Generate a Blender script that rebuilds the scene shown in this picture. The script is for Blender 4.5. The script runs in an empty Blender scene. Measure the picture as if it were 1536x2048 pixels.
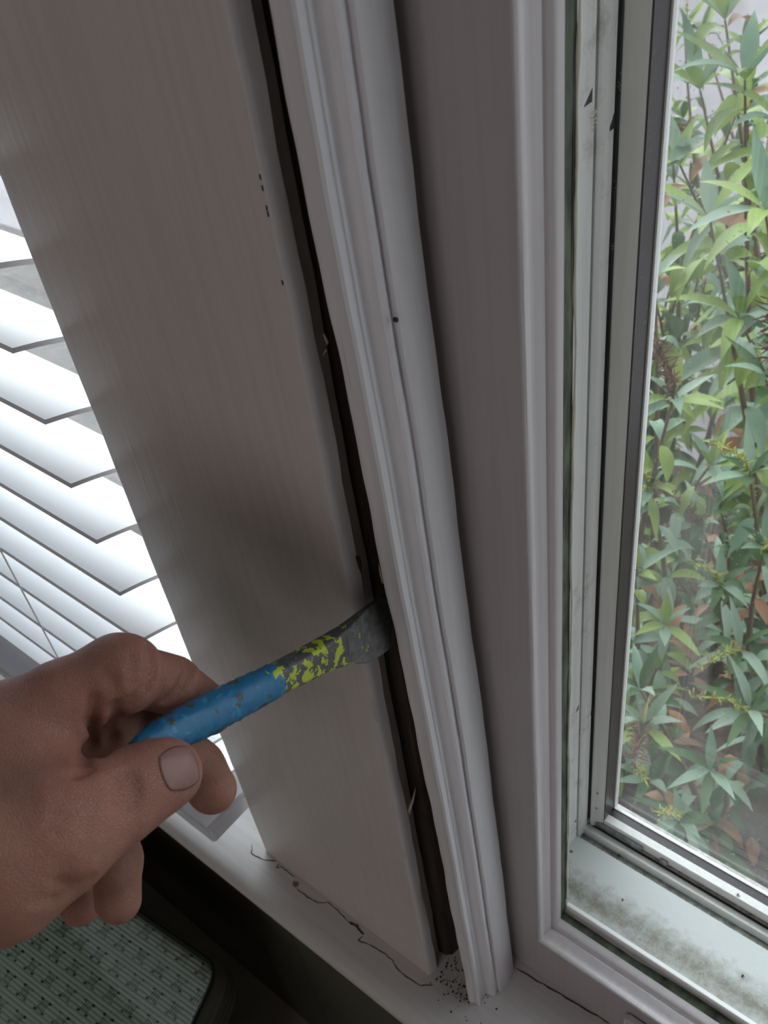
import bpy, bmesh, math, random
import numpy as np
from mathutils import Vector, Matrix

S = bpy.context.scene
COL = S.collection

# ------------------------------------------------------------------ camera
# Survey of the room: the camera stands at the origin, x runs along the window
# wall, y goes out through the window, z is up.  Metres.
F = 1931.0
def _n(v):
    v = np.array(v, float); return v/np.linalg.norm(v)
_D = _n([347, 2156, F]); _X = -_n([-2808, -1279, F]); _X = _n(_X-_D*(_X@_D))
_Z = -_D; _Y = np.cross(_Z, _X)
R = np.array([_X, _Y, _Z])
def ray(px, py): return R@np.array([px-768, py-1024, F])/F
def P(px, py, d): return ray(px, py)*d              # a surveyed point at a known distance
def on(px, py, ax, v):                              # a surveyed point on a known plane
    r = ray(px, py); return r*(v/r[ax])
cam = bpy.data.cameras.new('camera'); camo = bpy.data.objects.new('camera', cam)
COL.objects.link(camo)
cam.sensor_fit = 'VERTICAL'; cam.sensor_height = 24; cam.lens = F/2048*24
cam.clip_start = .01; cam.clip_end = 100
camo.matrix_world = Matrix(((R[0,0], -R[0,1], -R[0,2], 0), (R[1,0], -R[1,1], -R[1,2], 0),
                            (R[2,0], -R[2,1], -R[2,2], 0), (0, 0, 0, 1)))
cam.dof.use_dof = True; cam.dof.focus_distance = .43; cam.dof.aperture_fstop = 18
S.camera = camo

# ------------------------------------------------------------------ world and light
SKY_BASE, SKY_LOBE = 3.2, 13.0
W = bpy.data.worlds.new('overcast_sky'); S.world = W; W.use_nodes = True
bg = W.node_tree.nodes['Background']
bg.inputs[0].default_value = (.91, .955, 1, 1); 
# high thin cloud, brightest towards the hidden sun on the left
_nt = W.node_tree; _tc = _nt.nodes.new('ShaderNodeTexCoord'); _dp = _nt.nodes.new('ShaderNodeVectorMath'); _dp.operation = 'DOT_PRODUCT'
_dp.inputs[1].default_value = (-.64, .55, .53); _nt.links.new(_tc.outputs['Generated'], _dp.inputs[0])
_mx = _nt.nodes.new('ShaderNodeMath'); _mx.operation = 'MAXIMUM'; _mx.inputs[1].default_value = 0; _nt.links.new(_dp.outputs['Value'], _mx.inputs[0])
_pw = _nt.nodes.new('ShaderNodeMath'); _pw.operation = 'POWER'; _pw.inputs[1].default_value = 5; _nt.links.new(_mx.outputs[0], _pw.inputs[0])
_ma = _nt.nodes.new('ShaderNodeMath'); _ma.operation = 'MULTIPLY_ADD'; _ma.inputs[1].default_value = SKY_LOBE; _ma.inputs[2].default_value = SKY_BASE
_nt.links.new(_pw.outputs[0], _ma.inputs[0]); _nt.links.new(_ma.outputs[0], bg.inputs[1])
vs = S.view_settings
vs.view_transform = 'Standard'; vs.look = 'None'; vs.gamma = 1; vs.use_curve_mapping = False
vs.exposure = -.75

def area(name, loc, rot, sx, sy, power=0, color=(1, 1, 1), portal=False):
    l = bpy.data.lights.new(name, 'AREA'); l.shape = 'RECTANGLE'; l.size = sx; l.size_y = sy
    l.energy = power; l.color = color
    o = bpy.data.objects.new(name, l); COL.objects.link(o); o.location = loc; o.rotation_euler = rot
    if portal: l.cycles.is_portal = True
    return o
# added fill light in front of the solid rear wall, behind the camera
area('rear_fill_light', (.45, -2.80, .45), (math.pi/2, 0, 0), 1.9, 1.2, 22.0, (1, .925, .885))

# ------------------------------------------------------------------ materials
def N(nt, t, **kw):
    n = nt.nodes.new(t)
    for k, v in kw.items(): setattr(n, k, v)
    return n
def newmat(name, col=(.8, .8, .8), rough=.5, metal=0, spec=.5):
    m = bpy.data.materials.new(name); m.use_nodes = True
    b = m.node_tree.nodes['Principled BSDF']
    b.inputs['Base Color'].default_value = (*col, 1); b.inputs['Roughness'].default_value = rough
    b.inputs['Metallic'].default_value = metal; b.inputs['Specular IOR Level'].default_value = spec
    return m, m.node_tree, b
def coords(nt, scale=(1, 1, 1), kind='Object'):
    tc = N(nt, 'ShaderNodeTexCoord'); mp = N(nt, 'ShaderNodeMapping'); mp.inputs['Scale'].default_value = scale
    nt.links.new(tc.outputs[kind], mp.inputs[0]); return mp.outputs[0]
def noise(nt, vec, scale, detail=3, rough=.5):
    n = N(nt, 'ShaderNodeTexNoise'); n.inputs['Scale'].default_value = scale
    n.inputs['Detail'].default_value = detail; n.inputs['Roughness'].default_value = rough
    nt.links.new(vec, n.inputs['Vector']); return n.outputs[0]
def ramp(nt, fac, stops, interp='LINEAR'):
    r = N(nt, 'ShaderNodeValToRGB'); r.color_ramp.interpolation = interp
    e = r.color_ramp.elements
    while len(e) < len(stops): e.new(.5)
    for i, (p, c) in enumerate(stops):
        e[i].position = p; e[i].color = (*c, 1) if len(c) == 3 else c
    nt.links.new(fac, r.inputs[0]); return r.outputs[0]
def mix(nt, fac, a, b):
    m = N(nt, 'ShaderNodeMix', data_type='RGBA')
    for inp, v in ((m.inputs[0], fac), (m.inputs[6], a), (m.inputs[7], b)):
        if isinstance(v, (float, int)): inp.default_value = v
        elif isinstance(v, tuple): inp.default_value = (*v, 1)
        else: nt.links.new(v, inp)
    return m.outputs[2]
def math_(nt, op, a, b=None, c=None):
    m = N(nt, 'ShaderNodeMath', operation=op)
    for i, v in enumerate((a, b, c)):
        if v is None: continue
        if isinstance(v, (float, int)): m.inputs[i].default_value = v
        else: nt.links.new(v, m.inputs[i])
    return m.outputs[0]
def bump(nt, b, h, strength=.3, dist=.001):
    n = N(nt, 'ShaderNodeBump'); n.inputs['Strength'].default_value = strength; n.inputs['Distance'].default_value = dist
    nt.links.new(h, n.inputs['Height']); nt.links.new(n.outputs[0], b.inputs['Normal']); return n
BLK = (0, 0, 0); WHT = (1, 1, 1)

def paint(name, col, rough=.38, streak=.35, axis='z', dirt=0.0, dirtcol=(.2, .18, .15), var=.93):
    m, nt, b = newmat(name, col, rough)
    sc = {'z': (260, 260, 9), 'x': (9, 260, 260)}[axis]
    st = noise(nt, coords(nt, sc), 1.0, 3, .6)
    big = noise(nt, coords(nt), 9, 3)
    c2 = tuple(x*var for x in col)
    c = mix(nt, big, c2, col)
    sd = ramp(nt, st, [(.38, (.90, .89, .88)), (.55, WHT)])
    mm = N(nt, 'ShaderNodeMix', data_type='RGBA', blend_type='MULTIPLY'); mm.inputs[0].default_value = .55
    nt.links.new(c, mm.inputs[6]); nt.links.new(sd, mm.inputs[7]); c = mm.outputs[2]
    if dirt:
        d = ramp(nt, noise(nt, coords(nt, (1, 1, 1)), 42, 8, .75), [(.60-dirt*.2, BLK), (.78-dirt*.2, WHT)])
        c = mix(nt, d, c, dirtcol)
    nt.links.new(c, b.inputs['Base Color'])
    bump(nt, b, st, streak, .0006)
    return m

M_board = paint('warm_white_brushed_paint', (.66, .605, .585), .33, .45)
M_white = paint('white_gloss_paint', (.74, .735, .78), .35, .2)
M_frame = paint('white_frame_paint', (.62, .59, .62), .42, .25)
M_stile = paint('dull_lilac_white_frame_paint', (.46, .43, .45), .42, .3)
M_ledge = paint('white_sill_paint', (.66, .65, .655), .35, .15, 'x')
M_room = paint('dull_room_paint', (.30, .27, .25), .8, .05)
M_jamb = paint('dusty_aluminium_white', (.76, .765, .75), .45, .08, dirt=.25, dirtcol=(.42, .40, .37))
M_sash = paint('white_powder_coat', (.90, .91, .905), .35, .02)
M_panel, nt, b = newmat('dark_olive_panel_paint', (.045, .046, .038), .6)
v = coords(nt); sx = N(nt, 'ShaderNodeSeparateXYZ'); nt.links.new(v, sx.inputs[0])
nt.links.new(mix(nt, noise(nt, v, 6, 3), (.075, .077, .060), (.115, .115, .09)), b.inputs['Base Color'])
# flat sill of the metal frame with its grime
M_lip = newmat('clean_white_lip', (.93, .95, .95), .25)[0]
M_dirty, nt, b = newmat('grimy_white_frame_sill', (.8, .84, .84), .4)
v = coords(nt); sx = N(nt, 'ShaderNodeSeparateXYZ'); nt.links.new(v, sx.inputs[0])
band = math_(nt, 'SUBTRACT', 1.0, math_(nt, 'ABSOLUTE', math_(nt, 'DIVIDE', math_(nt, 'SUBTRACT', sx.outputs[1], .2665), .0135)))
nb = noise(nt, v, 130, 8, .72)
d = math_(nt, 'ADD', math_(nt, 'MULTIPLY', band, .42), math_(nt, 'MULTIPLY', nb, 1.0))
df = ramp(nt, d, [(.42, BLK), (.62, (.35, .35, .35)), (.95, WHT)])
c = mix(nt, df, (.62, .66, .66), (.24, .23, .19))
sp = ramp(nt, noise(nt, v, 700, 2, .6), [(.66, BLK), (.72, WHT)])
c = mix(nt, math_(nt, 'MULTIPLY', sp, df), c, (.10, .08, .06))
nt.links.new(c, b.inputs['Base Color']); bump(nt, b, nb, .3, .0005)
M_groove, nt, b = newmat('dust_filled_channel', (.3, .29, .27), .8)
v = coords(nt)
nt.links.new(ramp(nt, noise(nt, v, 260, 6, .7), [(.3, (.13, .125, .115)), (.55, (.32, .32, .30)), (.7, (.5, .5, .48))]), b.inputs['Base Color'])
M_seal, nt, b = newmat('weathered_green_seal', (.10, .13, .09), .7)
nt.links.new(ramp(nt, noise(nt, coords(nt, (1, 1, .3)), 120, 4), [(.35, (.03, .035, .028)), (.6, (.11, .14, .09)), (.8, (.22, .26, .19))]), b.inputs['Base Color'])
M_caulk = newmat('cream_filler', (.82, .82, .72), .5)[0]
M_black = newmat('black_rubber', (.012, .012, .013), .5)[0]
M_gasket, nt, b = newmat('dark_glazing_gasket', (.06, .055, .052), .35)
nt.links.new(ramp(nt, noise(nt, coords(nt), 500, 3, .7), [(.62, (.065, .06, .058)), (.75, (.2, .2, .2))]), b.inputs['Base Color'])
M_metal, nt, b = newmat('grey_galvanised_strip', (.40, .43, .45), .4, .6)
nt.links.new(ramp(nt, noise(nt, coords(nt), 180, 5, .7), [(.35, (.22, .24, .25)), (.7, (.55, .58, .6))]), b.inputs['Base Color'])
M_wood, nt, b = newmat('dark_old_timber', (.05, .03, .02), .85)
st = noise(nt, coords(nt, (220, 220, 7)), 1, 5, .65)
nt.links.new(ramp(nt, st, [(.3, (.010, .008, .007)), (.55, (.035, .022, .017)), (.8, (.10, .065, .048))]), b.inputs['Base Color'])
bump(nt, b, st, .8, .002)
M_raw = newmat('raw_splintered_wood', (.42, .34, .28), .8)[0]
M_blind, nt, b = newmat('white_slat', (.88, .89, .93), .4)
tr = N(nt, 'ShaderNodeBsdfTranslucent'); tr.inputs[0].default_value = (.9, .92, .95, 1)
ms = N(nt, 'ShaderNodeMixShader'); ms.inputs[0].default_value = .15
nt.links.new(b.outputs[0], ms.inputs[1]); nt.links.new(tr.outputs[0], ms.inputs[2])
nt.links.new(ms.outputs[0], nt.nodes['Material Output'].inputs[0])
M_cord = newmat('white_cord', (.7, .68, .66), .7)[0]
M_floor, nt, b = newmat('brown_grey_floor', (.1, .09, .08), .6)
nt.links.new(mix(nt, noise(nt, coords(nt, (3, 1, 1)), 12, 4), (.34, .32, .28), (.48, .45, .40)), b.inputs['Base Color'])
M_fly = newmat('dark_insect', (.03, .022, .018), .6)[0]
M_crack = newmat('paint_crack_line', (.07, .055, .04), .9)[0]
M_chip = newmat('bare_chip', (.22, .17, .11), .9)[0]

def glass_mat(name, tint, haze, refl=0):
    m = bpy.data.materials.new(name); m.use_nodes = True; nt = m.node_tree
    nt.nodes.clear(); out = N(nt, 'ShaderNodeOutputMaterial')
    t = N(nt, 'ShaderNodeBsdfTransparent'); t.inputs[0].default_value = (*tint, 1)
    g = N(nt, 'ShaderNodeBsdfGlossy'); g.inputs[1].default_value = .0
    ge = N(nt, 'ShaderNodeNewGeometry'); vm = N(nt, 'ShaderNodeVectorMath', operation='DOT_PRODUCT')
    nt.links.new(ge.outputs['Normal'], vm.inputs[0]); nt.links.new(ge.outputs['Incoming'], vm.inputs[1])
    fres = math_(nt, 'ADD', .045, math_(nt, 'MULTIPLY', .95, math_(nt, 'POWER', math_(nt, 'SUBTRACT', 1.0, math_(nt, 'ABSOLUTE', vm.outputs['Value'])), 5.0)))
    a = N(nt, 'ShaderNodeMixShader')
    nt.links.new(math_(nt, 'MULTIPLY', fres, 1.3), a.inputs[0])
    nt.links.new(t.outputs[0], a.inputs[1]); nt.links.new(g.outputs[0], a.inputs[2])
    df = N(nt, 'ShaderNodeBsdfDiffuse'); df.inputs[0].default_value = (.85, .87, .87, 1)
    b2 = N(nt, 'ShaderNodeMixShader')
    nz = noise(nt, coords(nt), 14, 4, .6)
    spk = ramp(nt, noise(nt, coords(nt), 420, 2, .5), [(.70, BLK), (.74, WHT)])
    h = math_(nt, 'ADD', math_(nt, 'MULTIPLY', ramp(nt, nz, [(.3, BLK), (.75, WHT)]), haze), math_(nt, 'MULTIPLY', spk, .35))
    if refl:      # pale reflection painted into the glass along the rim, clear field in its middle
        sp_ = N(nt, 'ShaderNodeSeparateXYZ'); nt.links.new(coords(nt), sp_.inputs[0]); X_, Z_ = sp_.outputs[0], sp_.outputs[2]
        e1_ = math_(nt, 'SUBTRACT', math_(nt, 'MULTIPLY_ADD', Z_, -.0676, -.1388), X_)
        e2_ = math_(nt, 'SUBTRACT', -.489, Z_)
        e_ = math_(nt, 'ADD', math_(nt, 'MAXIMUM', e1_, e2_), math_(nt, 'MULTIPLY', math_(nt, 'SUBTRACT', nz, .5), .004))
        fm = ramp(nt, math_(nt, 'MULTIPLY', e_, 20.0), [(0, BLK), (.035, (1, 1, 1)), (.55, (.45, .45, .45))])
        h = math_(nt, 'ADD', h, math_(nt, 'MULTIPLY', fm, math_(nt, 'MULTIPLY', math_(nt, 'ADD', nz, .3), refl)))
    nt.links.new(h, b2.inputs[0]); nt.links.new(a.outputs[0], b2.inputs[1]); nt.links.new(df.outputs[0], b2.inputs[2])
    nt.links.new(b2.outputs[0], out.inputs[0]); return m
M_glass = glass_mat('dusty_window_glass', (.95, .97, .96), .10)
M_pane = glass_mat('dusty_glass_painted_reflection', (.95, .97, .96), .10, .16)

# ------------------------------------------------------------------ mesh helpers
def mesh_obj(name, verts, faces, mat, parent=None, smooth=False, bevel=0, seg=2, uvs=None):
    me = bpy.data.meshes.new(name); me.from_pydata([tuple(map(float, v)) for v in verts], [], faces)
    me.validate(); bm = bmesh.new(); bm.from_mesh(me); bmesh.ops.recalc_face_normals(bm, faces=bm.faces)
    if bevel: bmesh.ops.bevel(bm, geom=list(bm.edges), offset=bevel, segments=seg, affect='EDGES', clamp_overlap=True)
    bm.to_mesh(me); bm.free()
    if mat: me.materials.append(mat)
    if smooth: me.polygons.foreach_set('use_smooth', [True]*len(me.polygons))
    o = bpy.data.objects.new(name, me); COL.objects.link(o)
    if parent: o.parent = parent
    return o
def empty(name, loc=(0, 0, 0)):
    o = bpy.data.objects.new(name, None); COL.objects.link(o); o.location = loc; o.empty_display_size = .05; return o
def tag(o, label, cat, group=None, kind=None):
    o['label'] = label; o['category'] = cat
    if group: o['group'] = group
    if kind: o['kind'] = kind
    return o
def struct(o, label=None, cat=None):
    o['kind'] = 'structure'
    if label: o['label'] = label
    if cat: o['category'] = cat
    return o
class MB:
    def __init__(s): s.v = []; s.f = []
    def box(s, x0, x1, y0, y1, z0, z1):
        b = len(s.v); s.v += [(x, y, z) for z in (z0, z1) for y in (y0, y1) for x in (x0, x1)]
        s.f += [tuple(b+i for i in q) for q in ((0, 1, 3, 2), (4, 6, 7, 5), (0, 4, 5, 1), (2, 3, 7, 6), (0, 2, 6, 4), (1, 5, 7, 3))]
        return s
    def add(s, v, f):
        b = len(s.v); s.v += list(v); s.f += [tuple(b+i for i in q) for q in f]; return s
    def tube(s, pts, r, n=6, cap=True):
        pts = [Vector(p) for p in pts]; rs = r if isinstance(r, (list, tuple)) else [r]*len(pts)
        rings = []; up = Vector((.3, .2, 1)).normalized()
        for i, p in enumerate(pts):
            t = (pts[min(i+1, len(pts)-1)]-pts[max(i-1, 0)]).normalized()
            a = t.cross(up)
            if a.length < .05: a = t.cross(Vector((1, 0, 0)))
            a.normalize(); c = t.cross(a)
            rings.append([p+(a*math.cos(k*2*math.pi/n)+c*math.sin(k*2*math.pi/n))*rs[i] for k in range(n)])
        return s.loft(rings, cap)
    def loft(s, rings, cap=True):
        b = len(s.v); n = len(rings[0])
        for rg in rings: s.v += [tuple(p) for p in rg]
        for i in range(len(rings)-1):
            for k in range(n):
                k2 = (k+1) % n
                s.f.append((b+i*n+k, b+i*n+k2, b+(i+1)*n+k2, b+(i+1)*n+k))
        if cap:
            s.f.append(tuple(b+k for k in range(n))[::-1]); s.f.append(tuple(b+(len(rings)-1)*n+k for k in range(n)))
        return s
    def build(s, name, mat, parent=None, smooth=False, bevel=0, seg=2):
        return mesh_obj(name, s.v, s.f, mat, parent, smooth, bevel, seg)
def autosmooth(o, ang=35):
    me = o.data; me.polygons.foreach_set('use_smooth', [True]*len(me.polygons))
    bm = bmesh.new(); bm.from_mesh(me)
    for e in bm.edges:
        if len(e.link_faces) == 2 and e.calc_face_angle(0) > math.radians(ang): e.smooth = False
    bm.to_mesh(me); bm.free()

# ------------------------------------------------------------------ room shell
ZL = -.6716           # window ledge
ZF = -1.245           # floor
XL, XR, YR, ZC = -1.75, 1.7, -2.85, 1.15
struct(MB().box(XL, XR, YR, .33, ZF-.1, ZF).build('floor', M_floor), 'dark brown-grey floor under the window ledge')
struct(MB().box(XL, XR, YR, .33, ZC, ZC+.1).build('ceiling', M_room))
struct(MB().box(XL-.1, XL, YR, .33, ZF, ZC).build('wall_left', M_room))
struct(MB().box(XR, XR+.1, YR, .33, ZF, ZC).build('wall_right', M_room))
mb = MB().box(XL, XR, YR-.1, YR, ZF, ZC)
struct(mb.build('wall_rear', M_room))
# lower part of the window wall: dark boards with fine vertical joints, one mesh
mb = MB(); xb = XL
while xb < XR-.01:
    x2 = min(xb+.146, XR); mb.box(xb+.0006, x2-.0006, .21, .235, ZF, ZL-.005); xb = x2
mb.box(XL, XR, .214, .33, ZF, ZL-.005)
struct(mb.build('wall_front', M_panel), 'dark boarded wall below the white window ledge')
mb = MB().box(XL, XR, .21, .33, .70, ZC).box(.88, XR, .22, .33, ZL, .70).box(XL, -1.45, .21, .33, ZL, .70)
struct(mb.build('wall_upper_front', M_room))

# white window ledge with a rounded stepped nose
prof = [(.34, ZL), (.166, ZL), (.1585, ZL-.0008), (.1545, ZL-.0035), (.1530, ZL-.007), (.1530, ZL-.0085), (.1575, ZL-.0100), (.1575, ZL-.0115), (.1550, ZL-.0125),
        (.1550, ZL-.021), (.1585, ZL-.0235), (.165, ZL-.0245), (.21, ZL-.0245), (.34, ZL-.0245)]
mb = MB(); xs = np.linspace(XL, XR, 60)
mb.loft([[(x, y, z) for y, z in prof] for x in xs])
ledge = mb.build('trim_1', M_ledge); autosmooth(ledge, 50)
struct(ledge, 'white painted window ledge with rounded nose and cracked paint', 'window ledge')

def strip_on_ledge(pts, w, mat, name='paint_crack', z=ZL+.0002):
    q = [on(px, py, 2, z) for px, py in pts]; mb = MB(); random.seed(int(pts[0][0]*7))
    L = []; Rr = []
    fine = []
    for a, b2 in zip(q[:-1], q[1:]):
        for k in range(4):
            t = k/4; fine.append(a*(1-t)+b2*t+np.array([random.uniform(-1, 1), random.uniform(-1, 1), 0])*.0004)
    fine.append(q[-1])
    for i, p in enumerate(fine):
        d = fine[min(i+1, len(fine)-1)]-fine[max(i-1, 0)]; nrm = _n([-d[1], d[0], 0])
        ww = w*random.uniform(.5, 1.3)*(1 if 0 < i < len(fine)-1 else .2)
        L.append(p+nrm*ww/2); Rr.append(p-nrm*ww/2)
    n = len(fine); h = np.array([0, 0, .0003])
    v = L+Rr+[p-h for p in L]+[p-h for p in Rr]; f = []
    for i in range(n-1):
        f += [(i, i+1, n+i+1, n+i), (2*n+i, 3*n+i, 3*n+i+1, 2*n+i+1), (i, 2*n+i, 2*n+i+1, i+1), (n+i, n+i+1, 3*n+i+1, 3*n+i)]
    return mesh_obj(name, v, f, mat, ledge)
strip_on_ledge([(505, 1688), (503, 1706), (515, 1714), (533, 1721), (552, 1722)], .0007, M_crack)
strip_on_ledge([(558, 1727), (552, 1735), (562, 1734), (577, 1744), (590, 1754)], .0006, M_crack)
strip_on_ledge([(592, 1776), (615, 1794), (635, 1806), (655, 1804), (675, 1820), (698, 1845)], .0006, M_crack)
strip_on_ledge([(698, 1843), (712, 1851), (722, 1863), (728, 1868)], .0016, M_crack)
strip_on_ledge([(726, 1872), (716, 1880), (745, 1893), (772, 1910), (786, 1921), (792, 1935), (812, 1953), (840, 1971), (866, 1970)], .0006, M_crack)
chip = [on(px, py, 2, ZL+.0004) for px, py in ((586, 1762), (597, 1765), (596, 1772), (590, 1774), (585, 1770))]
mesh_obj('paint_chip', chip+[c-np.array([0, 0, .0006]) for c in chip], [(0, 1, 2, 3, 4), (9, 8, 7, 6, 5)]+[(i, (i+1) % 5, (i+1) % 5+5, i+5) for i in range(5)], M_chip, ledge)
strip_on_ledge([(1033, 1937), (1075, 1962), (1120, 1988), (1170, 2017), (1225, 2050)], .0009, M_crack)
# crumbs and grit lying in the gap on the ledge
rg = random.Random(4); mb = MB()
for i in range(150):
    x = -.209+rg.random()*.028; y = .186+rg.random()**1.3*.03; r = rg.uniform(.0002, .0006)
    if rg.random() < .2: x += rg.uniform(-.01, .02); y -= rg.uniform(0, .014)
    mb.box(x-r, x+r, y-r*.8, y+r*.8, ZL, ZL+r*.8)
o = mb.build('timber_crumb', M_wood); tag(o, 'brown crumbs of rotten timber scattered on the ledge at the foot of the gap', 'crumbs', kind='stuff')

# ------------------------------------------------------------------ the wide board between the two windows
zs = np.linspace(ZL+.0002, .62, 140)
rg = random.Random(2)
def wob(z, a, s): return a*(math.sin(z*43+s)+.6*math.sin(z*97+s*2)+.4*math.sin(z*191+s*3))
rings = []
for z in zs:
    xl = -.3720+wob(z, .00025, 1)
    xe = -.2126+wob(z, .0003, 2)
    yb = .2005
    rings.append([(xl, .27, z), (xl-.0002, .1875, z), (xl+.0006, .1858, z), (xl+.0022, .1853, z), (xe-.05, .1853, z), (xe-.0017, .1853, z), (xe-.0009, .1862, z),
                  (xe-.0003, .1882, z), (xe, .1905, z), (xe+wob(z, .0002, 5), .1925+wob(z, .0004, 4), z), (xe-.006, .1945, z), (xe-.006, .27, z)])
mb = MB(); mb.loft(rings); board = mb.build('trim_2', M_board); autosmooth(board, 30)
board.data.materials.append(M_white)
# rounded edge next to the gap: bluish window light put into its paint colour
for p in board.data.polygons:
    c = p.center
    if c.x > -.2143 and abs(p.normal.z) < .5 and c.y < .196: p.material_index = 1
struct(board, 'wide flat white board between the two windows', 'board')

for px, py in ((531, 356), (534, 378), (541, 418), (544, 430), (597, 575)):
    q = on(px, py, 1, .1853); q[0] = min(q[0], -.2148); mb = MB(); mb.box(q[0]-.0003, q[0]+.0003, .18505, .1856, q[2]-.0008, q[2]+.0008)
    mb.build('paint_fleck', M_crack, board)
# old timber inside the gap
mb = MB(); rings = []
for z in zs:
    w = wob(z, .0008, 7)
    rings.append([(-.2190, .2025, z), (-.2125+w, .203, z), (-.209+w, .206, z), (-.2065+w*1.5, .216, z), (-.201, .221+w, z), (-.198, .2295, z), (-.198, .27, z), (-.2195, .27, z)])
mb.loft(rings); stud = mb.build('trim_3', M_wood); autosmooth(stud, 40)
struct(stud, 'dark brown old timber post inside the open gap', 'post')
# torn slivers along the edge
def sliver(pts, r, mat, label):
    mb = MB(); mb.tube(pts, [r, r*1.2, r*.8, r*.15][:len(pts)] if len(pts) == 4 else r, 5)
    return tag(mb.build('wood_splinter', mat, smooth=True), label, 'splinter', 'splinters in the gap')
sliver([on(815, 1640, 1, .1955), on(820, 1618, 1, .194), on(826, 1600, 1, .193), on(831, 1577, 1, .1925)], .0009, M_raw, 'pale wood splinter standing in the lower gap below the scraper')
sliver([on(766, 1165, 1, .191), on(763, 1150, 1, .190), on(760, 1140, 1, .190), on(757, 1127, 1, .189)], .0006, M_raw, 'small pale splinter on the moulding edge just above the scraper blade')
sliver([on(714, 1112, 1, .190), on(718, 1124, 1, .1895), on(720, 1136, 1, .1895), on(724, 1150, 1, .190)], .0008, M_wood, 'dark torn sliver on the board edge above the scraper blade')
sliver([on(648, 668, 1, .192), on(655, 684, 1, .191), on(652, 700, 1, .191), on(645, 712, 1, .192)], .0005, M_raw, 'thin curled wood fibre in the upper gap')

# ------------------------------------------------------------------ the loosened moulding strip
def shift(z):
    return float(np.interp(z, [-.68, -.48, -.39, -.285, -.215, -.158, -.109, -.063, .1, .6], [0, -.0053, -.0080, -.0122, -.0138, -.0162, -.0176, -.0180, -.0185, -.019]))
A = np.array([-.1812, .1870]); B = np.array([-.1690, .2045]); C = np.array([-.1698, .2222])
AB = B-A; nAB = np.array([AB[1], -AB[0]])/np.linalg.norm(AB)     # outward (to +x, -y)
mold = [(0, -.0012), (.015, -.0002), (.05, .0004), (.10, .0006), (.16, .0014), (.22, .0022), (.28, .0024), (.34, .0016), (.40, .0001), (.48, -.0009),
        (.56, -.0012), (.64, -.0007), (.70, .0002), (.76, .0008), (.82, .0008), (.88, .0001), (.925, -.0010), (.95, -.0012)]
prof = [(A+AB*t+nAB*(h*1.7 if .2 < t < .96 else h)) for t, h in mold]+[np.array([B[0]+.0006, B[1]]), np.array([B[0]+.0013, B[1]+.0045]), np.array([B[0]+.0014, B[1]+.009]),
        np.array([C[0]+.0012, C[1]-.004]), C, np.array([C[0]-.004, C[1]+.001]), np.array([C[0]-.010, C[1]-.003]), np.array([A[0]+.0055, A[1]+.008])]
rings = []
for z in np.linspace(ZL+.0005, .62, 260):
    s = shift(z); e = wob(z, .00018, 3)
    rg_ = []
    for i, p in enumerate(prof):
        dx, dy = s, 0
        if i < 3: dx += e*2.2
        if i in (5, 6, 7): dx += wob(z, .00015, 9)
        if i in (16, 17, 18): dx += wob(z, .00018, 11)
        if i in (22, 23): dx += wob(z, .0002, 6)
        # the foot is broken off along a slant
        zz = z
        if z < ZL+.003: zz = z+ .000*i
        rg_.append((p[0]+dx, p[1]+dy, zz))
    rings.append(rg_)
mb = MB(); mb.loft(rings); trim = mb.build('moulded_trim_strip', M_white); autosmooth(trim, 38)
tag(trim, 'long white moulded timber strip being levered off beside the dark gap', 'trim strip')
mb = MB()
for px, py, yy in ((793, 640, .212),):
    q = on(px, py, 0, -.1875+.0014)
    q = on(px, py, 0, B[0]+.0015+shift(-.17)); a = np.linspace(0, 2*math.pi, 9)[:-1]
    mb.add([(q[0]+dx, q[1]+math.cos(t)*.0007, q[2]+math.sin(t)*.0009) for dx in (-.001, .0003) for t in a], [tuple(range(8, 16))]+[(i, (i+1) % 8, (i+1) % 8+8, i+8) for i in range(8)])
mb.build('nail_hole', M_black, trim)

# ------------------------------------------------------------------ right-hand window
win = empty('window_1', (.35, .27, ZL)); struct(win, 'window on the right looking out on garden shrubs')
winv = Vector(win.location)
def wchild(o, parent=win):
    o.parent = parent
    o.matrix_parent_inverse = Matrix.Translation(-winv) if parent is win else Matrix.Identity(4)
    return o
x0, z0 = -.1542, -.6191     # outer corner of the moulded rebate
X1, Z1 = .86, .64
# flat timber frame
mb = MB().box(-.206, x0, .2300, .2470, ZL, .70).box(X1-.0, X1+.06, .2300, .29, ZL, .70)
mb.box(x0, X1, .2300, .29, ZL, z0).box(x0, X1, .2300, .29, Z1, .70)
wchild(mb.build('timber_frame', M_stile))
mb = MB().box(x0, X1, .252, .30, ZL, z0+.0045).box(-.206, -.1768, .252, .33, ZL, .7)
wchild(mb.build('frame_backing', M_frame))
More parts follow.
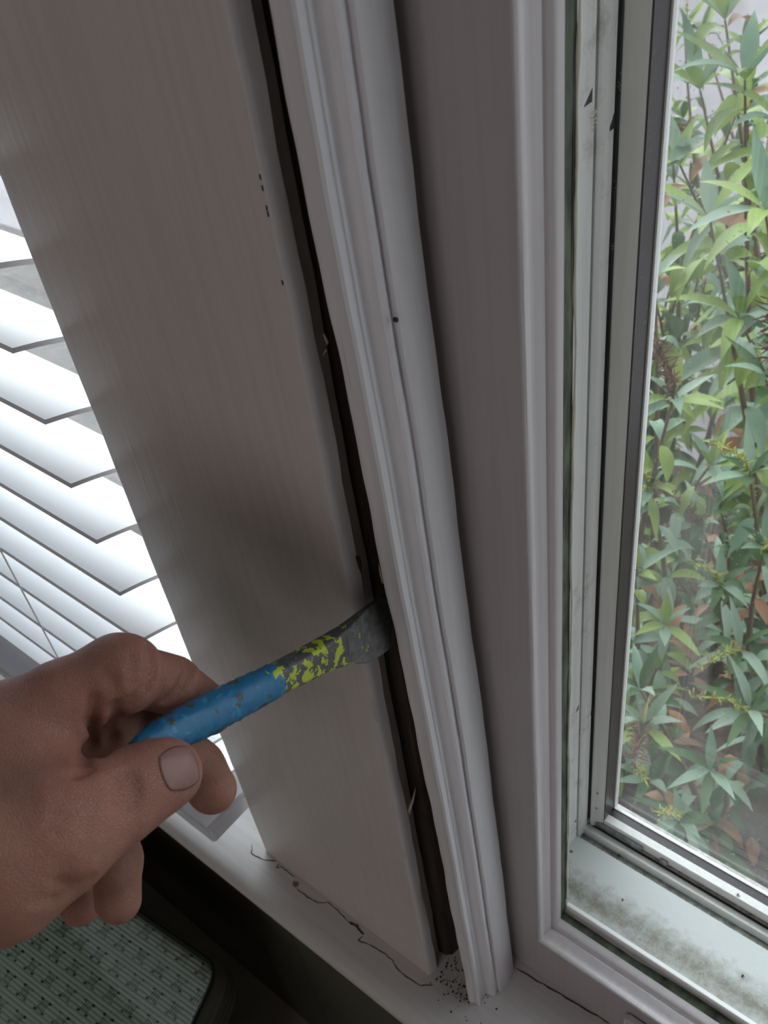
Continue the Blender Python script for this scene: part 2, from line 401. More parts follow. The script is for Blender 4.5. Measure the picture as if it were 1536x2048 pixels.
# moulded rebate running round the opening, mitred
pr = [(-.0006, .2310), (-.0006, .2294), (.0001, .2285), (.0011, .2283), (.0018, .2292), (.0019, .2312), (.0016, .2325), (.0014, .2345), (.0016, .2365), (.0024, .2388),
      (.0031, .2400), (.0034, .2408), (.0030, .2416), (.0029, .2428), (.0034, .2440), (.0046, .2446), (.0052, .2455), (.0055, .2475), (.0057, .2505), (.0050, .2516), (-.001, .2516)]
def frame_ring(pr, lx, lz, rx, rz, wobble=0):
    mb = MB(); n = len(pr)
    path = []
    for z in np.linspace(rz, lz, 70): path.append(('L', z))
    corners = lambda u: [(lx+u, rz-u), (lx+u, lz+u), (rx-u, lz+u), (rx-u, rz-u)]
    rings = []
    sides = [(0, 1, 60), (1, 2, 60), (2, 3, 6), (3, 0, 6)]
    for a, b2, k in sides:
        for j in range(k):
            t = j/k; rr = []
            for i, (u, y) in enumerate(pr):
                c = corners(u + (wobble*math.sin(j*.9+i)*.5 if 0 < j else 0)); rr.append((c[a][0]*(1-t)+c[b2][0]*t, y, c[a][1]*(1-t)+c[b2][1]*t))
            rings.append(rr)
    b = 0
    for rr in rings: mb.v += rr
    m = len(rings)
    for i in range(m):
        for k in range(n):
            mb.f.append((i*n+k, i*n+(k+1) % n, ((i+1) % m)*n+(k+1) % n, ((i+1) % m)*n+k))
    return mb
pr = [(u*1.0+(.0004 if i in (8, 9) else 0)-(.0007 if i in (12, 13) else 0), .2294+(y-.2294)*.82) for i, (u, y) in enumerate(pr)]
o = frame_ring(pr, x0, z0, X1, Z1, .00012).build('moulded_rebate', M_frame); autosmooth(o, 40); wchild(o)
# weathered green seal and the wavy bead of filler
pr2 = [(.0044, .2475), (.0046, .2490), (.0047, .2520), (.0044, .2538), (-.002, .2538), (-.002, .2475)]
o = frame_ring(pr2, x0, z0, X1, Z1, .0003).build('green_seal', M_seal); wchild(o)
mb = MB(); pts = []; rs = []
for z in np.linspace(z0+.02, .6, 240):
    pts.append((x0+.0052+wob(z, .00028, 4), .2552, z)); rs.append(.0005+abs(wob(z*1.7, .0003, 2)))
mb.tube(pts, rs, 6); wchild(mb.build('filler_bead', M_caulk, smooth=True))
mb = MB().box(x0-.014, x0+.0046, .2535, .2550, z0+.01, .64)
wchild(mb.build('filler_backing', M_seal))
# metal frame: left jamb, sill
XJ = -.1685; ZS = -.6076
mb = MB().box(-.176, XJ, .254, .3000, ZS-.01, .66)
o = wchild(mb.build('frame_jamb', M_jamb, bevel=.0006))
mb = MB().box(-.176, X1, .2545, .3005, ZS-.010, ZS)
o = wchild(mb.build('frame_sill', M_dirty, bevel=.0008))
wchild(MB().box(x0+.0050, X1, .2542, .2572, ZS-.004, ZS+.0006).build('sill_lip', M_lip, bevel=.0004))
mb = MB().box(-.176, X1, .3000, .3400, ZL-.0, ZS-.006)
wchild(mb.build('sill_channel', M_groove))
# glazing beads on the left
mb = MB(); rr = []
XB = -.1682
for z in np.linspace(ZS-.004, .66, 3):
    rr.append([(-.176, .3008, z), (XB, .3008, z), (XB+.0008, .3022, z), (XB+.0012, .306, z), (XB+.0010, .310, z), (XB+.0004, .3122, z), (-.176, .3122, z)])
mb.loft(rr); o = mb.build('glazing_bead', M_jamb); autosmooth(o, 40); wchild(o)
mb = MB().box(-.176, -.1695, .3000, .3012, ZS, .66).box(-.176, -.1685, .3120, .316, ZS, .66)
wchild(mb.build('shadow_gasket', M_black))
# notches cut in the beads
def notch(px, py, w, h, ax, val):
    a = on(px, py, ax, val); s = .0001
    v = [(a[0]+s, a[1], a[2]), (a[0]+s, a[1]+w*.0, a[2]+h), (a[0]+s, a[1]-w, a[2]-h*.02)]
    v2 = [(p[0]-.001, p[1], p[2]) for p in v]
    return wchild(mesh_obj('bead_notch', v+v2, [(0, 1, 2), (5, 4, 3), (0, 3, 4, 1), (1, 4, 5, 2), (2, 5, 3, 0)], M_black))
notch(1184, 203, .0055, .0045, 0, XJ)
notch(1228, 256, .0050, .0050, 0, XB+.0010)
notch(1157, 1418, .0030, .004, 0, XJ); notch(1186, 1424, .0030, .004, 0, XB+.0010)
# sash
YS = .3165; XSf = -.1672; XSi = -.1577; YG = .3300
_sp = [(XSf, YG+.0065), (XSf, .3150), (-.1660, .3134), (XSi, .3170), (XSi, YG+.0065)]
sash = wchild(MB().loft([[(x, y, z) for x, y in _sp] for z in (-.6150, .66)]).box(XSi, X1-.03, YS, .3225, -.6155, -.6010).build('sash', M_sash, bevel=.0004))
o = MB().box(XSi-.001, XSi+.0004, YS+.0006, YG+.003, -.605, .66).box(XSi, X1-.03, .3225, YG+.002, -.6155, -.6030).build('gasket', M_gasket); wchild(o)
o = MB().box(XSi+.0001, XSi+.0012, YG-.0008, YG+.0012, -.6030, .66).box(XSi, X1-.03, YG-.0008, YG+.0014, -.6035, -.6022).build('glass_edge_bead', M_sash); wchild(o)
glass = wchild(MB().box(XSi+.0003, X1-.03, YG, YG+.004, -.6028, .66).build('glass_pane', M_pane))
# ribs at the foot of the sash
mb = MB(); rr = []
for x in (-.1675, X1): rr.append([(x, .3068, ZS-.006), (x, .3068, ZS-.0022), (x, .3082, ZS-.0008), (x, .3098, ZS-.0012), (x, .3108, ZS-.006)])
mb.loft(rr); o = mb.build('sill_rib', M_jamb); autosmooth(o, 50); wchild(o)
wchild(MB().box(-.1675, X1, .3108, .3138, ZS-.007, ZS-.0035).build('sill_step', M_sash))
wchild(MB().box(-.1675, X1, .3138, .3146, ZS-.007, ZS-.0028).build('sill_line', M_black))
mb = MB().box(-.1672, -.128, .3147, .3163, ZS-.006, ZS+.0030).box(-.116, -.1105, .3147, .3163, ZS-.006, ZS+.0026)
wchild(mb.build('metal_strip', M_metal, bevel=.0003))
wchild(MB().box(-.1672, X1, .3150, .3164, ZS-.006, ZS-.0010).build('strip_backing', M_groove))
# right side and top of the frame (out of the photograph)
wchild(MB().box(X1-.04, X1, .254, .345, ZS, .66).box(-.16, X1, .254, .345, .64, .68).build('frame_head', M_jamb))

# small white catch at the foot of the frame
a = on(1272, 2040, 1, .2285)
mb = MB().box(a[0]-.006, a[0]+.010, .2235, .2302, a[2]-.012, a[2]+.0015)
tag(mb.build('window_catch', M_white, bevel=.0015), 'small white catch on the frame below the moulding at the bottom edge', 'catch')
wchild(MB().box(-.05, X1, .2290, .2305, ZL-.0001, ZL+.0012).build('frame_joint', M_crack))

# dead flies
def fly(px, py, ax, val, name, s=1.0, group='dead gnats on the window frame'):
    q = on(px, py, ax, val); mb = MB(); rr = random.Random(int(px*3+py)); a = rr.uniform(0, 3.1)
    nrm = np.array([0, 0, 0.]); nrm[ax] = -1 if ax == 1 else 1
    u = _n(np.cross(nrm, [math.cos(a), .3, math.sin(a)])); w = np.cross(nrm, u); q = q+nrm*.0004*s
    mb.tube([q-u*.0011*s, q-u*.0005*s, q+u*.0004*s, q+u*.0011*s], [.00012*s, .0004*s, .0004*s, .0001*s], 6)
    for k in (-1, 1):
        mb.tube([q, q+w*.0008*s*k+u*.0006*s*k, q+w*.0013*s*k+u*.0002*s-nrm*.0003*s], .00008*s, 4)
        mb.tube([q, q+w*.0008*s*k-u*.0007*s, q+w*.0012*s*k-u*.0010*s-nrm*.0003*s], .00008*s, 4)
    return tag(mb.build('dead_gnat', M_fly), name, 'insect', group)
fly(1195, 1586, 1, .3146, 'dead gnat on the white sash just above its bottom corner, upper of two', .8)
fly(1193, 1616, 1, .3146, 'dead gnat on the white sash just above its bottom corner, lower of two', .8)
fly(1176, 1626, 0, XB+.001, 'dead gnat caught at the foot of the grey bead by the sash corner', 1)
fly(1150, 1642, 0, XJ, 'dead gnat clinging to the left jamb beside the sill corner', .9)
fly(1143, 1703, 2, ZS, 'dead gnat lying on the white sill beside the filler bead', .9)
fly(1238, 1711, 2, ZS-.0055, 'dead gnat lying in the dusty channel nearest the corner', 1.2)
fly(1323, 1756, 2, ZS-.0055, 'dead gnat lying in the dusty channel below the metal strip end', 1.2)
fly(1245, 1800, 2, ZS, 'dead gnat on the grimy part of the sill, leftmost', .8)
fly(1485, 1952, 2, ZS, 'dead gnat on the grimy part of the sill near the right edge', 1)
fly(1476, 1790, 2, -.6010, 'dead gnat on the white sash rail at the right', 1)

rgw = random.Random(3); mb = MB()
q = on(1187, 236, 0, XJ)
for k in range(16):
    a = q+np.array([.0003, rgw.uniform(-.002, .001), rgw.uniform(-.003, .003)]); b_ = a+np.array([rgw.uniform(.0002, .0012), rgw.uniform(-.0016, .0016), rgw.uniform(-.0015, .0015)])
    mb.tube([a, (a+b_)/2+np.array([.0004, 0, .0003]), b_], [.0001, .00022, .0001], 4)
tag(mb.build('cobweb', M_caulk), 'small tuft of white cobweb on the jamb just below the upper notch', 'cobweb')
for i, (py, lab) in enumerate(((160, 'topmost'), (380, 'second from the top'), (490, 'third from the top'))):
    mb = MB(); q = on(1240-(py-100)*.045, py, 1, .3155)
    for k in range(3):
        a = q+np.array([rgw.uniform(-.001, .001), -.0003, rgw.uniform(-.002, .002)]); b_ = a+np.array([rgw.uniform(.001, .003), -.0003, rgw.uniform(-.003, .003)])
        mb.tube([a, (a+b_)/2+np.array([0, -.0004, .0009]), b_], .00007, 4)
    tag(mb.build('cobweb_strand', M_caulk), 'fine grey cobweb strand across the black gap beside the sash, %s' % lab, 'cobweb', 'cobweb strands by the sash')

# ------------------------------------------------------------------ left-hand window with venetian blind
win2 = empty('window_2', (-.9, .28, ZL)); struct(win2, 'window on the left behind the white venetian blind')
def w2(o): o.parent = win2; o.matrix_parent_inverse = Matrix.Translation(-Vector(win2.location)); return o
mb = MB().box(-.385, -.372, .225, .31, ZL, .70).box(-1.45, -1.41, .225, .31, ZL, .70).box(-1.41, -.385, .225, .31, ZL, ZL+.03).box(-1.41, -.385, .225, .31, .66, .70)
w2(mb.build('window_frame', M_frame, bevel=.001))
w2(MB().box(-1.41, -.385, .280, .284, ZL+.03, .66).build('glass_pane', M_glass))
w2(MB().box(-.3725, -.345, .27, .33, ZL, .70).box(-.345, -.170, .285, .33, ZL, .70).build('post_core', M_wood))

blind = empty('venetian_blind', (-.90, .19, .60)); tag(blind, 'white wooden venetian blind with tilted slats over the left window', 'blind')
BI = Matrix.Translation(-Vector(blind.location))
def slat_mesh(L, w=.050, t=.0026, camber=.0012):
    mb = MB(); n = 8; top = []; bot = []
    for i in range(n+1):
        u = -w/2+w*i/n; c = camber*(1-(2*u/w)**2)
        top.append((u, c+t/2)); bot.append((u, c-t/2))
    sec = top+bot[::-1]
    mb.loft([[(x, y, z) for y, z in sec] for x in (-L/2, L/2)]); return mb
XE = -.3875; Lb = .98
tilt = math.radians(-20)
proto = slat_mesh(Lb).build('slat', M_blind, blind); autosmooth(proto, 40)
proto.location = Vector((XE-Lb/2, .1915, -.2158-.0085))-Vector(blind.location); proto.rotation_euler = (tilt, 0, 0)
for k in range(-20, 10):
    if k == 0: continue
    c = proto.copy(); COL.objects.link(c); c.parent = blind
    c.location = Vector((XE-Lb/2+.0006*math.sin(k*1.7), .1915+.0004*math.sin(k*2.3), -.2158-.0085-.0403*k))-Vector(blind.location)
    c.rotation_euler = (math.radians(-20+.7*math.sin(k*3.1)), 0, 0)
c = proto.copy(); COL.objects.link(c); c.parent = blind
c.location = Vector((-.3813-Lb/2, .180, -.6062))-Vector(blind.location); c.rotation_euler = (math.radians(-3), 0, 0)
rail = MB().box(-.384-Lb, -.3822, .1556, .2045, -.6285, -.6118).build('bottom_rail', M_blind, blind, bevel=.0015)
rail.matrix_parent_inverse = BI
o = MB().box(XE-Lb, XE, .165, .215, .60, .645).build('head_rail', M_blind, blind, bevel=.002); o.matrix_parent_inverse = BI
for xx in (-.532, -1.22):
    mb = MB(); mb.tube([(xx, .1665, .60), (xx, .1665, -.62)], .0006, 5); o = mb.build('ladder_cord', M_cord, blind); o.matrix_parent_inverse = BI
    mb = MB(); mb.tube([(xx, .2150, .60), (xx, .2150, -.62)], .0006, 5); o = mb.build('ladder_cord', M_cord, blind); o.matrix_parent_inverse = BI

# ------------------------------------------------------------------ woven table below the ledge
ZT = -.90
c0 = on(441, 1936, 2, ZT); e1 = _n((on(300, 1836, 2, ZT)-on(430, 1924, 2, ZT))*[1, 1, 0]); e2 = _n((on(386, 2048, 2, ZT)-on(430, 1952, 2, ZT))*[1, 1, 0])
ang = math.atan2(e1[1], e1[0])
M_weave, nt, b = newmat('pale_green_woven_rattan', (.45, .52, .46), .55)
v = coords(nt); sxy = N(nt, 'ShaderNodeSeparateXYZ'); nt.links.new(v, sxy.inputs[0])
U, V = sxy.outputs[0], sxy.outputs[1]
PU, PV = .0250, .0205
row = math_(nt, 'FLOOR', math_(nt, 'DIVIDE', V, PV))
off = math_(nt, 'MULTIPLY', math_(nt, 'MODULO', math_(nt, 'ABSOLUTE', row), 2.0), .5)
uu = math_(nt, 'SUBTRACT', math_(nt, 'FRACT', math_(nt, 'ADD', math_(nt, 'DIVIDE', U, PU), off)), .5)
vv = math_(nt, 'SUBTRACT', math_(nt, 'FRACT', math_(nt, 'DIVIDE', V, PV)), .5)
au = math_(nt, 'ABSOLUTE', uu); av = math_(nt, 'ABSOLUTE', vv)
def inside(x, c, h): return math_(nt, 'LESS_THAN', math_(nt, 'ABSOLUTE', math_(nt, 'SUBTRACT', x, c)), h)
bars = math_(nt, 'MULTIPLY', inside(au, .055, .018), inside(av, 0, .26))
arms = math_(nt, 'MULTIPLY', inside(au, .21, .07), inside(av, .24, .055))
mid = math_(nt, 'MULTIPLY', inside(au, .20, .05), inside(av, 0, .04))
side = math_(nt, 'MULTIPLY', inside(au, .15, .018), inside(av, 0, .28))
mk = math_(nt, 'MAXIMUM', math_(nt, 'MAXIMUM', bars, arms), side)
strand = math_(nt, 'ABSOLUTE', math_(nt, 'SINE', math_(nt, 'MULTIPLY', V, 2*math.pi/.0041*.5)))
base = mix(nt, ramp(nt, strand, [(.0, BLK), (.45, WHT)]), (.58, .68, .58), (.78, .86, .78))
base = mix(nt, ramp(nt, noise(nt, v, 16, 4), [(.45, BLK), (.75, WHT)]), base, (.84, .88, .80))
nzm = ramp(nt, noise(nt, v, 90, 2), [(.38, (.35, .35, .35)), (.55, WHT)])
cc = mix(nt, math_(nt, 'MULTIPLY', mk, nzm), base, (.05, .045, .03))
nt.links.new(cc, b.inputs['Base Color'])
bump(nt, b, math_(nt, 'SUBTRACT', strand, mk), .6, .0012)
M_wrap = paint('dull_wrapped_rim', (.16, .16, .14), .5, .3, 'x')
M_tglass = newmat('dark_glass_edge', (.01, .03, .022), .08)[0]
table = empty('woven_table', (c0[0], c0[1], ZF)); table.rotation_euler = (0, 0, ang)
tag(table, 'pale green woven rattan table with clear glass top below the window ledge', 'table')
# local frame: x along e1, y towards the room along e2 (made with a slight taper)
e2l = (e2[0]*math.cos(-ang)-e2[1]*math.sin(-ang), e2[0]*math.sin(-ang)+e2[1]*math.cos(-ang))
def rquad(inset, r, n=6):
    L1, L2 = .62, .46
    cs = [np.array([0., 0]), np.array([L1, 0.]), np.array([L1+e2l[0]*L2, e2l[1]*L2]), np.array([e2l[0]*L2, e2l[1]*L2])]
    ctr = sum(cs)/4; pts = []
    cs2 = []
    for i in range(4):
        a, p, q = cs[i-1], cs[i], cs[(i+1) % 4]
        d1 = _n(a-p); d2 = _n(q-p); sn = abs(d1[0]*d2[1]-d1[1]*d2[0]); cs2.append(p+(d1+d2)*inset/sn)
    for i in range(4):
        a, p, q = cs2[i-1], cs2[i], cs2[(i+1) % 4]; d1 = _n(a-p); d2 = _n(q-p)
        s = p+d1*r; e = p+d2*r
        for k in range(n+1):
            t = k/n; pts.append((1-t)**2*s+2*t*(1-t)*p+t*t*e)
    return pts
def layer(name, specs, mat, bev=0, sm=True):
    mb = MB(); mb.loft([[(p[0], p[1], z-ZF) for p in rquad(i, r)] for i, r, z in specs])
    o = mb.build(name, mat, table)
    if sm: autosmooth(o, 50)
    return o
layer('woven_top', [(.004, .016, ZT-.012), (.003, .016, ZT-.002), (.006, .016, ZT)], M_weave)
layer('wrapped_rim', [(.004, .02, ZT-.05), (-.006, .028, ZT-.045), (-.010, .03, ZT-.030), (-.009, .03, ZT-.016), (-.004, .028, ZT-.008), (.002, .024, ZT-.0065), (.012, .02, ZT-.0065)], M_wrap)
for i, dz in enumerate((-.040, -.032, -.024, -.016)):
    mb = MB(); q = rquad(-.0095+.001*i, .03, 8); q.append(q[0]); mb.tube([(p[0], p[1], ZT+dz-ZF) for p in q], .0032, 6, cap=False); mb.build('wrapped_strand', M_wrap, table, smooth=True)
layer('skirt', [(.010, .02, ZT-.22), (.006, .02, ZT-.03)], M_wrap)
M_clear = glass_mat('clear_table_glass', (.93, .97, .95), .02)
layer('glass_top', [(.0005, .018, ZT+.0012), (.0005, .018, ZT+.0052)], M_clear, sm=False)
mb = MB(); q = rquad(.0008, .018, 8); q.append(q[0]); mb.tube([(p[0], p[1], ZT+.003-ZF) for p in q], .0021, 6, cap=False); mb.build('glass_edge', M_tglass, table, smooth=True)
for i in range(4):
    q = rquad(.03, .01)[i*7+3]; mb = MB(); mb.tube([(q[0], q[1], 0), (q[0], q[1], ZT-.03-ZF)], .02, 10); mb.build('leg', M_wrap, table, smooth=True)

# ------------------------------------------------------------------ scraper
def patch_mat(name, base, patch, thr, scale, extra=None, metal=0):
    m, nt, b = newmat(name, base, .45)
    v = coords(nt)
    n1 = noise(nt, v, scale, 5, .6)
    c = mix(nt, ramp(nt, n1, [(thr, BLK), (thr+.015, WHT)]), base, patch)
    if extra:
        n2 = noise(nt, v, scale*1.7, 4, .6)
        n2v = ramp(nt, n2, [(.60, BLK), (.62, WHT)]); c = mix(nt, n2v, c, extra)
    nt.links.new(c, b.inputs['Base Color']); bump(nt, b, n1, .5, .001); return m
M_blue = patch_mat('chipped_blue_paint', (.008, .135, .29), (.055, .06, .05), .585, 150, (.02, .22, .40))
M_shaft = patch_mat('worn_steel_with_lime_paint', (.085, .08, .08), (.42, .50, .035), .50, 170, (.02, .05, .12))
M_blade, nt, b = newmat('dull_scratched_steel', (.1, .1, .1), .42, .35)
v = coords(nt); c = ramp(nt, noise(nt, v, 220, 7, .7), [(.3, (.05, .05, .052)), (.7, (.20, .20, .20))])
c = mix(nt, ramp(nt, noise(nt, v, 260, 4, .6), [(.67, BLK), (.68, WHT)]), c, (.40, .46, .05)); nt.links.new(c, b.inputs['Base Color'])
scr = empty('scraper', P(345, 1480, .322)); tag(scr, 'old scraper with chipped blue handle and lime-spotted shaft, blade pushed into the gap', 'scraper')
SI = Matrix.Translation(-Vector(scr.location))
ax0 = P(190, 1545, .290); ax1 = P(782, 1240, .412)
axd = _n(ax1-ax0); Lt = np.linalg.norm(ax1-ax0)
view = _n((ax0+ax1)/2)
wv = _n(np.cross(axd, view)); tv = np.cross(axd, wv)     # wv across in the image, tv along the view
if (R.T@wv)[1] < 0: wv = -wv                              # wv points down in the picture
if tv@view > 0: tv = -tv                                  # tv points to the viewer
def rot(a): c_, s_ = math.cos(a), math.sin(a); return wv*c_+tv*s_, tv*c_-wv*s_
def tool_sec(s, hw, ht, a, sq, dy=0, n=24):
    w_, t_ = rot(-a); c_ = ax0+axd*s*Lt+wv*dy; pts = []; sk_ = .0030*max(0, (s-.90)/.1)
    for k in range(n):
        th = 2*math.pi*k/n; e = 2/sq
        cx = math.copysign(abs(math.cos(th))**e, math.cos(th)); cy = math.copysign(abs(math.sin(th))**e, math.sin(th))
        pts.append(c_+w_*hw*cx+t_*ht*cy-axd*sk_*(cx+.25))
    return pts
def toolpart(name, secs, mat, jit=0):
    rg = random.Random(5); mb = MB()
    mb.loft([[p+wv*rg.uniform(-jit, jit)+tv*rg.uniform(-jit, jit) for p in tool_sec(*s)] for s in secs])
    o = mb.build(name, mat, scr); autosmooth(o, 45); o.matrix_parent_inverse = SI; return o
hs = [(.09, .002, .002), (.105, .0040, .004), (.16, .0058, .0056), (.24, .0066, .0066), (.36, .0068, .0066), (.44, .0066, .0062), (.48, .0064, .0058), (.515, .0064, .0054), (.525, .0060, .0050)]
secs = [(float(s), float(np.interp(s, [h[0] for h in hs], [h[1] for h in hs])), float(np.interp(s, [h[0] for h in hs], [h[2] for h in hs])), .35, 2.2) for s in np.linspace(.09, .525, 40)]
toolpart('handle', secs, M_blue, .00034)
toolpart('shaft', [(.48, .0060, .0050, .55, 2.6), (.54, .0059, .0048, .60, 3), (.60, .0059, .0047, .62, 4), (.66, .0061, .0045, .62, 5), (.72, .0066, .0041, .60, 6),
                   (.78, .0078, .0034, .56, 7, .0003), (.82, .0091, .0028, .53, 7, .0006), (.845, .0101, .0024, .52, 7, .0008)], M_shaft)
toolpart('blade', [(.775, .0070, .0036, .56, 7, .0003), (.82, .0092, .00285, .53, 7, .0006), (.86, .0108, .0021, .5, 8, .0010), (.90, .0116, .0016, .5, 8, .0006), (.94, .0122, .0012, .5, 8, .0002), (.99, .0126, .0008, .5, 8, -.0004), (1.01, .0126, .0004, .5, 8, -.0005)], M_blade)

# ------------------------------------------------------------------ hand
def cap(Pn, a, b2, r1, r2):
    a = np.asarray(a, np.float32); b2 = np.asarray(b2, np.float32); ba = b2-a
    pa = Pn-a; h = np.clip((pa@ba)/max(float(ba@ba), 1e-9), 0, 1)
    d = pa-h[..., None]*ba
    return np.sqrt((d*d).sum(-1))-(r1+(r2-r1)*h)
def smin(a, b2, k):
    h = np.clip(.5+.5*(b2-a)/k, 0, 1); return b2+(a-b2)*h-k*h*(1-h)
def chain(Pn, pts, k=.0035):
    d = None
    for (a, ra), (b2, rb) in zip(pts[:-1], pts[1:]):
        c_ = cap(Pn, a, b2, ra, rb); d = c_ if d is None else smin(d, c_, k)
    return d
mm = .001
wrist_i = P(-330, 1640, .275); wrist_l = P(-330, 1830, .315)
iMCP = P(30, 1468, .302); mMCP = P(-15, 1520, .330); rMCP = P(-25, 1610, .358); lMCP = P(-40, 1700, .378)
index = [(iMCP, 15*mm), (P(120, 1405, .304), 12.6*mm), (P(238, 1349, .311), 12.7*mm), (P(250, 1347, .313), 12.4*mm)]
index2 = [(P(262, 1350, .322), 10.4*mm), (P(346, 1370, .338), 10.4*mm)]
index3 = [(P(368, 1384, .347), 9.6*mm), (P(418, 1421, .357), 9.2*mm)]
middle = [(mMCP, 15*mm), (P(110, 1475, .328), 12.5*mm), (P(218, 1458, .334), 12.0*mm), (P(290, 1468, .344), 10.8*mm), (P(350, 1498, .356), 10.2*mm), (P(395, 1535, .362), 9.6*mm), (P(424, 1578, .358), 9.2*mm)]
ring = [(rMCP, 14*mm), (P(90, 1590, .372), 11.5*mm), (P(180, 1590, .382), 11.0*mm), (P(215, 1650, .380), 9.8*mm), (P(232, 1720, .370), 9.6*mm), (P(236, 1800, .358), 8.6*mm)]
little = [(lMCP, 12*mm), (P(70, 1700, .395), 10*mm), (P(125, 1710, .402), 9.2*mm), (P(150, 1770, .392), 8.4*mm), (P(160, 1812, .382), 7.8*mm)]
thumb = [(P(-150, 1790, .272), 21*mm), (P(0, 1735, .270), 20*mm), (P(110, 1668, .276), 17.5*mm), (P(180, 1628, .284), 14.2*mm), (P(238, 1597, .291), 13.0*mm), (P(290, 1566, .297), 11.6*mm), (P(330, 1548, .3015), 10.4*mm), (P(338, 1545, .3025), 9.6*mm)]
elbow = P(-1400, 2350, .30)
def hand_sdf(Pn):
    palm = cap(Pn, iMCP, wrist_i, 15*mm, 20*mm)
    for a, b2, r1, r2 in ((mMCP, (wrist_i*.65+wrist_l*.35), 16*mm, 20*mm), (rMCP, (wrist_i*.35+wrist_l*.65), 15*mm, 20*mm), (lMCP, wrist_l, 13*mm, 19*mm),
                          (P(40, 1560, .292), P(-180, 1740, .285), 17*mm, 20*mm), (P(-20, 1520, .297), P(-160, 1600, .285), 17*mm, 18*mm), (P(85, 1590, .292), P(20, 1640, .284), 12*mm, 14*mm),
                          (wrist_i, P(-900, 1990, .275), 22*mm, 30*mm), (wrist_l, P(-900, 2100, .31), 20*mm, 30*mm)):
        palm = smin(palm, cap(Pn, a, b2, r1, r2), 12*mm)
    th = chain(Pn, thumb, 4*mm)
    res = smin(palm, th, 9*mm)
    for seg in (index2, index3): res = smin(res, chain(Pn, seg), .9*mm)
    for fg, k in ((index, 7*mm), (middle, 6*mm), (ring, 6*mm), (little, 6*mm)):
        t = smin(palm, chain(Pn, fg), k)
        res = smin(res, t, 1.0*mm)
    # skin folds: shallow valleys pressed in along the joints
    for a, b2, r, depth in FOLDS:
        c_ = cap(Pn, a, b2, r, r*.8); res = np.maximum(res, -c_) if False else res+depth*np.exp(-np.maximum(c_, 0)**2/(2*(1.2*mm)**2))*(c_ < .006)
    return res
def surf(px, py, d0, f=None):            # first skin surface along a line of sight
    r_ = ray(px, py); ts = np.linspace(d0-.05, d0+.08, 700, dtype=np.float32)
    v_ = (f or hand_sdf)((ts[:, None]*r_[None, :]).astype(np.float32)); i = int(np.argmax(v_ < 0)) if (v_ < 0).any() else int(np.argmin(v_))
    return r_*float(ts[i])
FOLDS = []
F2 = []
def fold(pts, d0, depth):
    q = [surf(px, py, d0) for px, py in pts]
    for a, b2 in zip(q[:-1], q[1:]): F2.append((a, b2, .0003, depth*2.2))
fold([(297, 1288), (304, 1320), (303, 1350), (292, 1378), (268, 1404), (240, 1424)], .31, .0019)
fold([(380, 1322), (376, 1350), (362, 1376), (338, 1400)], .32, .0015)
fold([(290, 1432), (286, 1455), (274, 1478)], .33, .0012)
fold([(184, 1400), (180, 1440), (180, 1480), (166, 1525)], .30, .0014)
fold([(232, 1415), (232, 1440), (222, 1475), (200, 1510)], .31, .0014)
fold([(150, 1548), (175, 1535)], .30, .0016)
fold([(210, 1345), (224, 1360), (230, 1384)], .30, .0003)
fold([(262, 1310), (268, 1335), (262, 1365)], .30, .0003)
for k, (dx, dy) in enumerate(((0, 0), (12, -5), (-13, 6), (24, -12))):
    fold([(232+dx, 1560+dy), (245+dx, 1580+dy), (250+dx, 1602+dy), (248+dx, 1622+dy)], .29, .0006+.0003*(k == 0))
for k in range(5):
    fold([(118+k*16, 1590+k*6), (108+k*17, 1625+k*7), (104+k*18, 1660+k*9)], .28, .00022)
fold([(120, 1765), (150, 1778), (178, 1762)], .28, .0006)
fold([(70, 1800), (110, 1800), (150, 1790)], .28, .0003)
FOLDS = F2
allp = np.array([p for fg in (index, index2, index3, middle, ring, little, thumb) for p, r_ in fg]+[wrist_i, wrist_l, P(-700, 1900, .275), P(-700, 2020, .31)])
lo = allp.min(0)-.032; hi = allp.max(0)+.030
VX = .00095
ns = np.ceil((hi-lo)/VX).astype(int)+1
def sdf_grid():
    g = np.empty(ns, np.float32)
    ys = (lo[1]+VX*np.arange(ns[1])).astype(np.float32); zs_ = (lo[2]+VX*np.arange(ns[2])).astype(np.float32)
    YY, ZZ = np.meshgrid(ys, zs_, indexing='ij')
    for i in range(0, ns[0], 24):
        xs_ = (lo[0]+VX*np.arange(i, min(i+24, ns[0]))).astype(np.float32)
        blk = np.empty((len(xs_), ns[1], ns[2], 3), np.float32)
        blk[..., 0] = xs_[:, None, None]; blk[..., 1] = YY[None]; blk[..., 2] = ZZ[None]
        g[i:i+len(xs_)] = hand_sdf(blk)
    return g
